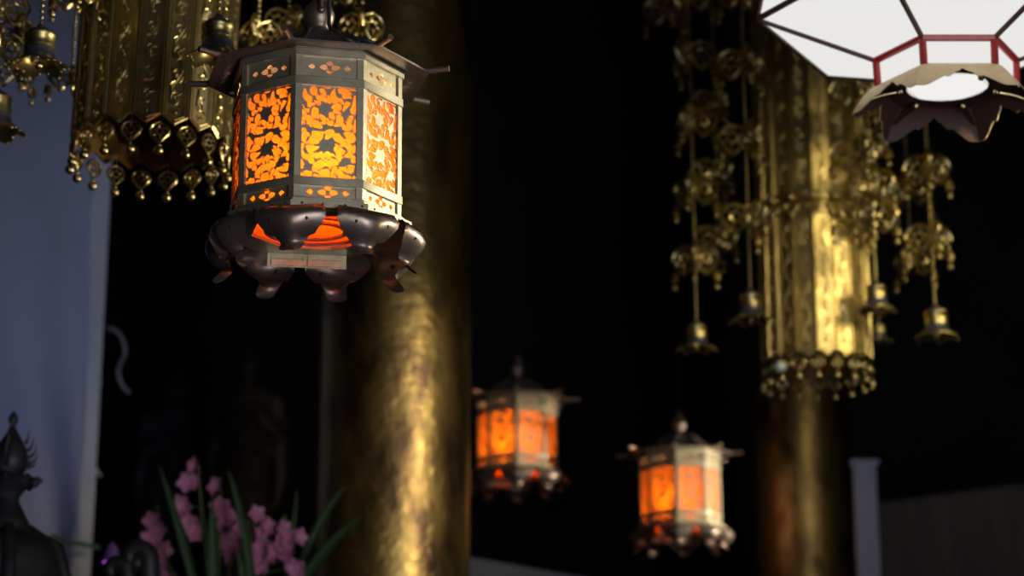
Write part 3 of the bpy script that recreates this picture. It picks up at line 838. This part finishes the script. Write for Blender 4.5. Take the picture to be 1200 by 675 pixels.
# ================================================================== left: curtain, altar bronze, flowers, statues
CY = 8.0
xr = at(121, 400, CY).x
bm = bmesh.new()
z0, z1 = 2.0, 6.4; xl = xr - 1.7
nx, nz = 120, 60; g = []
for j in range(nz + 1):
    row = []
    zz = z0 + (z1 - z0) * j / nz
    for i in range(nx + 1):
        x = xl + (xr - .055 - xl) * i / nx
        d = (xr - x); t = max(0, (4.1 - zz)) / 1.6
        y = CY + .095 * min(1.4, t) * math.sin((d * 1.0 - (zz - 2.2) * .16) * 17) + .02 * math.sin(d * 5 + zz)
        row.append(bm.verts.new((x, y, zz)))
    g.append(row)
for a, b in zip(g, g[1:]):
    for i in range(nx): bm.faces.new((a[i], a[i + 1], b[i + 1], b[i]))
bmesh.ops.solidify(bm, geom=bm.faces[:], thickness=.004)
cu = obj('curtain', mesh_of(bm, 'curtain', M['curtain'], 80)); tag(cu, 'blue-grey cloth curtain hanging at the left with a pale hem strip', 'curtain')
bm = bmesh.new(); g = []
for j in range(81):
    zz = z0 + (z1 - z0) * j / 80
    row = [bm.verts.new((xr - .075 + .075 * i / 6, CY - .012 - .012 * math.sin(i / 6 * PI), zz)) for i in range(7)]
    g.append(row)
for a, b in zip(g, g[1:]):
    for i in range(6): bm.faces.new((a[i], a[i + 1], b[i + 1], b[i]))
bmesh.ops.solidify(bm, geom=bm.faces[:], thickness=.006)
hem = obj('hem_strip', mesh_of(bm, 'hem_strip', M['hem'], 60), cu); tag(hem, 'pale hem strip')
for py in (345, 445, 552):
    p = at(112, py, CY - .03); bm = bmesh.new()
    ball(bm, (0, 0, 0), .009, 10, 8, (1.4, .7, .8)); tube(bm, bez((0, -.004, 0), (.012, -.02, -.008), (.025, -.01, -.022), 6), .0025, 6); tube(bm, bez((0, -.004, 0), (-.012, -.02, -.02), (-.008, -.01, -.05), 6), .004, 6)
    obj('tie', mesh_of(bm, 'tie', M['hem'], 60), cu, p)
bm = bmesh.new(); tube(bm, [(xl - .2, CY, z1), (xr + .15, CY, z1)], .02, 10); tube(bm, [(xl, CY, z1), (xl, CY, CEIL)], .01, 6); tube(bm, [(xr - .02, CY, z1), (xr - .02, CY, CEIL)], .01, 6)
obj('rail', mesh_of(bm, 'curtain_rail', M['stand']), cu)
bm = bmesh.new()
a, b = at(60, 628, 7.85), at(116, 642, 7.9)
tube(bm, [a, a.lerp(b, .35) - Vector((0, .02, .008)), a.lerp(b, .7) - Vector((0, .02, .004)), b], .009, 8)
o = obj('green_cord', mesh_of(bm, 'green_cord', M['green_cord'], 60)); tag(o, 'thin dark green cord across the foot of the curtain', 'cord')
bm = bmesh.new()
ctrl = [at(127, 384, 8.05), at(140, 391, 8.1), at(147, 412, 8.15), at(139, 434, 8.1), at(144, 452, 8.1), at(153, 461, 8.1)]
pts = []
for i in range(len(ctrl) - 1):
    a_, b_, c_, d_ = ctrl[max(i - 1, 0)], ctrl[i], ctrl[i + 1], ctrl[min(i + 2, len(ctrl) - 1)]
    for s in range(6):
        t = s / 6; pts.append(.5 * ((2 * b_) + (c_ - a_) * t + (2 * a_ - 5 * b_ + 4 * c_ - d_) * t * t + (3 * b_ - a_ - 3 * c_ + d_) * t ** 3))
tube(bm, pts, .008, 8)
o = obj('curled_cord', mesh_of(bm, 'curled_cord', M['grey_cord'], 60)); tag(o, 'pale curling cord hanging at the curtain edge against the dark', 'cord')

# bronze stupa-shaped ornament
BY = 5.5
bc = at(9, 600, BY)
sc = 2500 / (at(9, 600, BY) - Vector((0, 0, EYE))).dot(Vector((0, math.cos(PITCH), math.sin(PITCH))))   # px per metre there
def zz_(py): return at(9, py, BY).z - PLAT
br = empty('bronze_finial_ornament', (bc.x, BY, PLAT)); tag(br, 'dark bronze altar ornament with flaming jewel finial, before the curtain', 'altar ornament')
def prof_px(L): return [(r / sc, zz_(y)) for r, y in L]
bm = bmesh.new()
lathe(bm, [(.26, 0), (.26, .04), (.20, .07), (.19, .12)] + prof_px([(84, 700), (75, 683), (71, 665), (66, 648), (58, 636), (42, 630), (30, 627), (26, 622)]), 48)
obj('body', mesh_of(bm, 'body', M['old_bronze'], 40), br)
bm = bmesh.new()
lathe(bm, prof_px([(26, 624), (26, 612), (22, 606), (18, 598), (13, 590), (12, 584), (17, 576), (26, 568), (31, 563), (28, 559), (20, 558), (14, 556)]), 40)
for k in range(8):
    a = k * PI / 4 + .1
    q = [(27 / sc, zz_(566)), (34 / sc, zz_(562)), (39 / sc, zz_(563))]
    tube(bm, [(r * math.cos(a), r * math.sin(a), z) for r, z in q], [.016, .010, .002], 8)
obj('lotus_cup', mesh_of(bm, 'lotus_cup', M['old_bronze'], 40), br)
bm = bmesh.new()
lathe(bm, prof_px([(13, 558), (17, 552), (20, 544), (20, 536), (17, 526), (12, 516), (7, 508), (4, 502), (3, 498), (5, 495), (6, 491), (4.5, 487), (1.5, 483), (.3, 481)]), 32)
obj('jewel_finial', mesh_of(bm, 'jewel_finial', M['old_bronze'], 50), br)
bm = bmesh.new()
for k, (y0, y1, r0_, r1_) in enumerate(((548, 541, 18, 30), (543, 530, 20, 31), (536, 520, 20, 29), (528, 511, 18, 25), (520, 503, 15, 19))):
    a0 = Vector((r0_ / sc, 0, zz_(y0))); a2 = Vector((r1_ / sc, 0, zz_(y1))); a1 = Vector((r1_ / sc * 1.0, 0, zz_(y0 - 1)))
    tube(bm, bez(a0, a1, a2, 8), [.0062 * (1 - i / 8.6) for i in range(9)], 8)
fl = mesh_of(bm, 'flame', M['old_bronze'], 60)
for k in range(4): obj('flame', fl, br, rot=(0, 0, k * PI / 2))
bm = bmesh.new()
tube(bm, [(27 / sc, 0, zz_(622)), (38 / sc, 0, zz_(630)), (66 / sc, 0, zz_(645)), (80 / sc, 0, zz_(690)), (80 / sc, 0, zz_(706))], .017, 10)
strap = mesh_of(bm, 'strap', M['old_bronze'], 60)
for k in range(6): obj('strap', strap, br, rot=(0, 0, -PI / 2 + .3 + k * PI / 3))

# fern-curl bronze hook
SY = 5.8
def curl(cx, cy, pr, a0, a1, n=22, r_in=.35, yy=SY):
    out = []
    for i in range(n):
        t = i / (n - 1); a = a0 + (a1 - a0) * t; r = pr * (1 - (1 - r_in) * t)
        out.append(at(cx + r * math.cos(a), cy - r * math.sin(a), yy))
    return out
so = empty('bronze_scroll', (at(150, 680, SY).x, SY, PLAT)); tag(so, 'dark bronze double scroll curling beside the pink orchids', 'altar ornament')
inv = Vector(so.location)
bm = bmesh.new()
pts = [at(168, 760, SY), at(176, 700, SY), at(175, 672, SY)] + curl(160, 655, 15, -.3, PI + 1.7)
tube(bm, [p - inv for p in pts], [.030] * 3 + [.030 - .008 * i / 21 for i in range(22)], 12)
ball(bm, pts[-1] - inv, .026, 14, 10)
obj('large_curl', mesh_of(bm, 'large_curl', M['old_bronze'], 60), so)
bm = bmesh.new()
pts = [at(150, 760, SY), at(152, 700, SY), at(150, 680, SY)] + curl(136, 670, 13, .2, PI + .9)
tube(bm, [p - inv for p in pts], [.025] * 3 + [.025 - .008 * i / 21 for i in range(22)], 12)
obj('small_curl', mesh_of(bm, 'small_curl', M['old_bronze'], 60), so)
bm = bmesh.new(); zt = at(168, 745, SY).z - PLAT
lathe(bm, [(.09, 0), (.09, .02), (.03, .05), (.025, zt * .7), (.05, zt - .01), (.05, zt + .02)], 24)
obj('stand', mesh_of(bm, 'stand', M['old_bronze'], 40), so)
vp = at(131, 655, 6.3)
vo = empty('votive_lamp', (vp.x, 6.3, PLAT)); tag(vo, 'small violet glowing votive lamp half hidden behind the bronze scroll', 'lamp')
hv = vp.z - PLAT
bm = bmesh.new(); lathe(bm, [(.06, 0), (.06, .015), (.012, .03), (.012, hv - .06), (.03, hv - .045), (.034, hv - .02), (.030, hv - .015), (.0, hv - .03)], 20, cap=False); obj('stand', mesh_of(bm, 'stand', M['stand'], 40), vo)
bm = bmesh.new(); lathe(bm, [(.0, hv - .03), (.018, hv - .02), (.024, hv + .0), (.018, hv + .03), (.006, hv + .048), (0, hv + .05)], 20, cap=False); obj('glass', mesh_of(bm, 'glass', M['violet_glass'], 60), vo)
bm = bmesh.new(); lathe(bm, [(0, hv - .036), (.012, hv - .032), (.017, hv - .02), (.026, hv - .008), (.0255, hv - .016), (0, hv - .04)], 16, cap=False)
ball(bm, (.018, -.02, hv - .010), .011, 12, 8, (1.3, 1, .7)); obj('flame', mesh_of(bm, 'flame', M['violet'], 60), vo)

# orchids
FY = 6.5
def q5(x, y): return (100 + x / 3.462, 480 + y / 3.462)
ob = at(262, 700, FY)
orch = empty('orchid_plant', (ob.x, FY, PLAT)); tag(orch, 'potted pink orchids with long green strap leaves before the dark', 'plant'); oi = Vector(orch.location)
bm = bmesh.new(); hz = ob.z - PLAT
lathe(bm, [(.0, 0), (.12, 0), (.10, .02), (.11, .05), (.16, hz * .6), (.18, hz - .07), (.20, hz - .05), (.18, hz - .045), (.16, hz - .08), (0, hz - .08)], 36, cap=False)
obj('pot', mesh_of(bm, 'pot', M['pot'], 40), orch)
def floret_mesh():
    bm = bmesh.new()
    def pet(L, W, tilt, az, cup):
        g = []
        for j in range(7):
            t = j / 6; w = W * math.sin(PI * (.08 + .88 * t)) ** .7
            row = []
            for i in range(5):
                s = -1 + i / 2
                p = Vector((s * w, -.35 * L * math.sin(t * 1.7) * cup + .25 * w * s * s * -1, L * t))
                p.rotate(Matrix.Rotation(tilt, 3, 'X')); p.rotate(Matrix.Rotation(az, 3, 'Y')); row.append(bm.verts.new(p))
            g.append(row)
        for a, b in zip(g, g[1:]):
            for i in range(4): bm.faces.new((a[i], a[i + 1], b[i + 1], b[i]))
    for k in range(5): pet(.034, .0125, .35, 2 * PI * k / 5, 1.0)
    pet(.02, .011, 1.1, PI, -.6); ball(bm, (0, -.008, 0), .007, 8, 6)
    return mesh_of(bm, 'floret', M['pink'], 80)
FLO = floret_mesh()
spikes = [
 [(460,235),(415,300),(468,292),(405,375),(428,440),(408,410),(430,510),(445,480)],
 [(548,318),(545,395),(568,440),(556,420),(575,455)],
 [(272,445),(300,485),(265,530),(302,570),(292,610),(330,650),(340,690)],
 [(688,430),(728,478),(700,500),(722,550),(690,560),(715,640),(700,610)],
 [(588,550),(610,590),(570,530),(630,480),(480,495),(620,520)],
 [(790,485),(828,525),(795,545),(845,560),(780,590),(835,600),(810,640),(862,640),(760,560),(850,520)]]
base = Vector((ob.x, FY, ob.z - .06))
for si, sp in enumerate(spikes):
    yo = FY + (-.10, .02, .08, -.04, .10, -.08)[si]
    P = [at(*q5(*s), yo) for s in sp]
    top = P[0]; foot = base + Vector(((top.x - base.x) * .4, (si - 2.5) * .03, 0))
    mid = Vector((top.x * .75 + foot.x * .25, yo, (top.z + foot.z) / 2))
    bm = bmesh.new(); path = bez(foot, mid + Vector((0, 0, .05)), top + Vector((0, .01, 0)), 12)
    tube(bm, [p - oi for p in path], [.0055 - .003 * i / 12 for i in range(13)], 8)
    for p in P:
        q = min(path, key=lambda w: (w - p).length + abs(w.z - (p.z - .02)))
        tube(bm, [q - oi, p + Vector((0, .012, -.002)) - oi], .0018, 5)
    if si in (2, 5):
        bud = top + Vector((.012, 0, .03)); ball(bm, bud - oi, .009, 8, 6, (.8, .8, 1.5)); tube(bm, [top - oi, bud - oi], .002, 5)
    st = obj('flower_spike', mesh_of(bm, 'flower_spike', M['stem'], 60), orch)
    for k, p in enumerate(P):
        s = random.uniform(1.0, 1.28)
        obj('floret', FLO, st, p - oi, (random.uniform(-.2, .5), random.uniform(-.5, .5), random.uniform(-.9, .9)), (s, s, s))
def leaf(tip, ctrl, foot, w, yo):
    bm = bmesh.new(); P = bez(at(*q5(*foot), yo), at(*q5(*ctrl), yo - .03), at(*q5(*tip), yo - .05), 18); g = []
    for i, p in enumerate(P):
        t = i / 18; ww = w * (math.sin(PI * min(1, .25 + .75 * t)) ** .8 + .02)
        d = (P[min(i + 1, 18)] - P[max(i - 1, 0)]).normalized(); s = d.cross(Vector((.15, -1, 0))).normalized()
        g.append([bm.verts.new(p + s * ww * q + Vector((0, abs(q) * -.3 * ww, 0)) - oi) for q in (-1, -.5, 0, .5, 1)])
    for a, b in zip(g, g[1:]):
        for i in range(4): bm.faces.new((a[i], a[i + 1], b[i + 1], b[i]))
    bmesh.ops.solidify(bm, geom=bm.faces[:], thickness=.0012)
    obj('leaf', mesh_of(bm, 'leaf', M['leaf'], 80), orch)
for L in (((300, 225), (390, 480), (470, 820), .013, 6.36), ((515, 350), (520, 560), (530, 820), .017, 6.34), ((578, 240), (655, 450), (690, 820), .013, 6.38),
          ((1065, 305), (930, 430), (830, 800), .015, 6.55), ((1135, 425), (960, 540), (800, 830), .017, 6.45), ((858, 315), (855, 520), (780, 820), .009, 6.62), ((470, 330), (485, 520), (510, 820), .009, 6.5), ((610, 560), (660, 680), (640, 830), .014, 6.3)):
    leaf(*L)

# statues in the dark
def statue(name, px, py, Y, h, m, label, lean=0.0, face=0.0):
    p = at(px, py, Y)                       # middle of the face
    zb = p.z - h * .90
    bm = bmesh.new()
    def loft(S, n=28):
        rings = []
        for (z, rx, ry, ox, oy) in S:
            rings.append([bm.verts.new((ox + rx * math.cos(2 * PI * i / n), oy + ry * math.sin(2 * PI * i / n), z)) for i in range(n)])
        for a, b in zip(rings, rings[1:]):
            for i in range(n): bm.faces.new((a[i], a[(i + 1) % n], b[(i + 1) % n], b[i]))
        bm.faces.new(rings[0]); bm.faces.new(rings[-1])
    H = h
    loft([(0, .17 * H, .13 * H, 0, 0), (.06 * H, .16 * H, .125 * H, 0, 0), (.3 * H, .125 * H, .10 * H, .01 * H, 0), (.5 * H, .115 * H, .085 * H, .012 * H, 0), (.62 * H, .12 * H, .08 * H, .006 * H, 0),
          (.74 * H, .135 * H, .078 * H, 0, 0), (.80 * H, .12 * H, .07 * H, 0, 0), (.835 * H, .05 * H, .048 * H, 0, 0), (.86 * H, .038 * H, .040 * H, 0, -.004 * H)])
    for s in (-1, 1):
        tube(bm, [(s * .125 * H, 0, .785 * H), (s * .165 * H, -.01 * H, .66 * H), (s * .15 * H, -.07 * H, .56 * H), (s * .05 * H, -.125 * H, .64 * H), (s * .012 * H, -.13 * H, .69 * H)], [.042 * H, .042 * H, .044 * H, .03 * H, .016 * H], 12)
        tube(bm, [(s * .15 * H, -.06 * H, .57 * H), (s * .17 * H, -.06 * H, .42 * H), (s * .15 * H, -.05 * H, .25 * H)], [.04 * H, .032 * H, .01 * H], 10)
        tube(bm, [(s * .062 * H, 0, .93 * H), (s * .066 * H, .002 * H, .90 * H), (s * .06 * H, 0, .862 * H)], [.012 * H, .014 * H, .010 * H], 8)
    ball(bm, (0, 0, .905 * H), .062 * H, 24, 16, (.92, 1.0, 1.18))
    ball(bm, (0, .01 * H, .985 * H), .03 * H, 16, 10, (1, 1, 1.3)); ball(bm, (0, -.060 * H, .897 * H), .011 * H, 10, 8, (.8, 1, 1.7))
    for s in (-1, 1): ball(bm, (s * .022 * H, -.056 * H, .922 * H), .014 * H, 10, 8, (1.3, .6, .5))
    ball(bm, (0, -.058 * H, .872 * H), .014 * H, 10, 8, (1.3, .6, .5))
    for k in range(9):
        a = -2.9 + k * .33
        tube(bm, [(.105 * H * math.cos(a), .085 * H * math.sin(a), .52 * H), (.125 * H * math.cos(a), .1 * H * math.sin(a), .3 * H), (.165 * H * math.cos(a), .125 * H * math.sin(a), .01 * H)], [.008 * H, .012 * H, .016 * H], 8)
    me = mesh_of(bm, name, m, 80)
    o = obj(name, me, None, (p.x, Y + .05, zb), (0, lean, face))
    md = o.modifiers.new('fuse', 'REMESH'); md.mode = 'VOXEL'; md.voxel_size = h * .008; md.use_smooth_shade = True
    dg = bpy.context.evaluated_depsgraph_get(); nm = bpy.data.meshes.new_from_object(o.evaluated_get(dg)); o.modifiers.clear(); o.data = nm
    tag(o, label, 'statue')
    bm = bmesh.new(); hz = zb - PLAT
    lathe(bm, [(.3, 0), (.3, .06), (.2, .12), (.17, hz * .5), (.24, hz - .05), (.26, hz - .02), (.24, hz)], 32)
    if hz > .2:
        b_ = obj('plinth', mesh_of(bm, 'plinth', M['stand'], 40), o)
        b_.location = (0, 0, -hz); b_.rotation_euler = (0, 0, 0)
    return o
statue('standing_statue', 283, 430, 10.4, 1.08, M['statue'], 'dim gilded standing statue with pale face, in the dark behind the orchids', R(2), R(25))
statue('standing_statue', 200, 458, 11.2, 1.1, M['statue2'], 'dim grey standing statue in the dark, nearer the curtain', R(2), R(20))

# ================================================================== right and centre background
p = at(1012, 540, 9.1)
bm = bmesh.new(); hw = .053; box(bm, 0, 0, (p.z - PLAT) / 2, .095, .06, p.z - PLAT); box(bm, 0, 0, p.z - PLAT - .01, .125, .08, .02); box(bm, 0, 0, .04, .13, .1, .08)
bmesh.ops.bevel(bm, geom=bm.edges[:], offset=.004, segments=2, affect='EDGES')
o = obj('white_post', mesh_of(bm, 'white_post', M['post'], 30), None, (p.x, 9.1, PLAT)); tag(o, 'pale bluish upright post standing beside the dim worn pillar', 'post')
sa, sb = at(1030, 592, 10.6), at(1260, 562, 10.0)
scr = empty('wooden_screen', (sa.x, sa.y, PLAT)); tag(scr, 'plain dark wooden screen standing low at the far right', 'screen')
d = sb - sa; ln = math.hypot(d.x, d.y); az = math.atan2(d.y, d.x); scr.rotation_euler = (0, 0, az); hh = sa.z - PLAT; h2_ = sb.z - PLAT
bm = bmesh.new()
nb = 7
for i in range(nb):
    x0, x1 = ln * i / nb, ln * (i + 1) / nb - .004
    vs = [bm.verts.new((x, y, z)) for y in (-.012, .012) for x, z in ((x0, 0), (x1, 0), (x1, hh + (h2_ - hh) * x1 / ln), (x0, hh + (h2_ - hh) * x0 / ln))]
    for idx in ((0, 1, 2, 3), (4, 5, 6, 7), (0, 1, 5, 4), (1, 2, 6, 5), (2, 3, 7, 6), (3, 0, 4, 7)): bm.faces.new([vs[j] for j in idx])
obj('boards', mesh_of(bm, 'boards', M['woodpanel'], 20), scr)
bm = bmesh.new(); tube(bm, [(0, 0, hh), (ln, 0, h2_)], .018, 4); obj('top_rail', mesh_of(bm, 'top_rail', M['woodpanel'], 20), scr)
# small altar shrine with a pale sloping roof, seen only at its top
ra, rb = at(540, 652, 8.6), at(700, 680, 8.6)
sh = empty('altar_shrine', ((ra.x + rb.x) / 2 - .2, 8.9, PLAT)); tag(sh, 'pale sloping shrine roof just showing between pillar and bottom edge', 'shrine'); si = Vector(sh.location)
bm = bmesh.new()
zr0, zr1 = ra.z - PLAT, rb.z - PLAT; x0, x1 = ra.x - .25 - si.x, rb.x + .15 - si.x
sl = (zr1 - zr0) / (rb.x - ra.x)
def zf(x): return zr0 + sl * (x + si.x - ra.x)
xm = x0; 
vs = []
for y in (-.32, .32):
    for (x, z) in ((x0, zf(x0)), (x1, zf(x1)), (x1, zf(x1) - .16), (x0, zf(x0) - .16)): vs.append(bm.verts.new((x, y, z)))
for idx in ((0, 1, 2, 3), (4, 5, 6, 7), (0, 1, 5, 4), (1, 2, 6, 5), (2, 3, 7, 6), (3, 0, 4, 7)): bm.faces.new([vs[j] for j in idx])
obj('roof', mesh_of(bm, 'shrine_roof', M['pale_roof'], 20), sh)
bm = bmesh.new(); box(bm, (x0 + x1) / 2, .03, (zf(x1) - .16) / 2, (x1 - x0) * .8, .5, zf(x1) - .16)
obj('cabinet', mesh_of(bm, 'shrine_cabinet', M['stand'], 20), sh)

# ================================================================== light
w = bpy.data.worlds.new('World'); scene.world = w; w.use_nodes = True
w.node_tree.nodes['Background'].inputs['Color'].default_value = (.55, .65, 1.0, 1); w.node_tree.nodes['Background'].inputs['Strength'].default_value = .004

def lamp(name, kind, loc, energy, col, **kw):
    l = bpy.data.lights.new(name, kind); l.energy = energy; l.color = col
    for k, v in kw.items():
        if k != 'target': setattr(l, k, v)
    o = bpy.data.objects.new(name, l); COL.objects.link(o); o.location = loc
    if 'target' in kw:
        o.rotation_euler = (Vector(kw['target']) - Vector(loc)).to_track_quat('-Z', 'Y').to_euler()
    return o
# daylight through the open front of the hall, behind and beside the camera
lamp('daylight', 'AREA', (1.7, .1, 1.6), 74, (.88, .90, .96), shape='RECTANGLE', size=1.6, size_y=2.4, target=(-.5, 4.2, 2.8))
lamp('curtain_fill', 'SPOT', (-2.3, 2.6, 1.1), 190, (.74, .83, 1.0), spot_size=R(34), spot_blend=.8, shadow_soft_size=.3, target=(-2.1, 8.0, 3.2))  # spot added out of frame to brighten the curtain
# spot lamps out of frame, some added only to brighten canopies and pillar
lamp('spot_lantern', 'SPOT', (2.6, 5.05, 3.02), 370, (1.0, .91, .66), spot_size=R(12.5), spot_blend=.35, shadow_soft_size=.08, target=(-.39, 4.02, 2.86))
lamp('spot_left', 'SPOT', (1.9, 4.95, 2.3), 200, (1.0, .88, .58), spot_size=R(24), spot_blend=.5, shadow_soft_size=.08, target=(-.80, 4.8, 3.3))
lamp('spot_back', 'SPOT', (2.9, 8.45, 2.75), 480, (1.0, .9, .68), spot_size=R(17), spot_blend=.4, shadow_soft_size=.06, target=(.33, 8.9, 3.0))
lamp('spot_canopy', 'SPOT', (2.4, 6.2, 3.7), 85, (1.0, .84, .42), spot_size=R(22), spot_blend=.8, shadow_soft_size=.35, target=(1.05, 7.06, 3.28))
lamp('spot_fringe', 'SPOT', (1.75, 5.0, 4.0), 70, (1.0, .84, .44), spot_size=R(36), spot_blend=.8, shadow_soft_size=.3, target=(1.0, 7.06, 3.3))  # added fill for the right canopy
lamp('spot_pillar', 'SPOT', (1.42, 4.5, 3.2), 190, (1.0, .86, .58), spot_size=R(24), spot_blend=.9, shadow_soft_size=.10, target=(-.30, 7.0, 2.75))  # added; stands in for the paper lantern's reflection on the gilded pillar
for L, e, ox, oy in ((lan, 4.7, .020, -.107), (l2, 3.0, -.040, -.092), (l3, 3.0, -.050, -.088)):
    lamp('bulb_light', 'POINT', Vector(L.location) + Vector((ox, oy, .112)), e, (1.0, .88, .5), shadow_soft_size=.02)

# ================================================================== camera
cam = bpy.data.cameras.new('Camera'); co = bpy.data.objects.new('Camera', cam); COL.objects.link(co)
cam.sensor_width = 36; cam.lens = F * 36 / 1200
co.location = (0, 0, EYE); co.rotation_euler = (PI / 2 + PITCH, 0, 0)
cam.dof.use_dof = True; cam.dof.focus_distance = 4.06; cam.dof.aperture_fstop = 2.8; cam.dof.aperture_blades = 0
cam.clip_end = 60
scene.camera = co
scene.view_settings.view_transform = 'Standard'; scene.view_settings.look = 'None'; scene.view_settings.gamma = 1.0
scene.view_settings.exposure = 0.0; scene.view_settings.use_curve_mapping = False
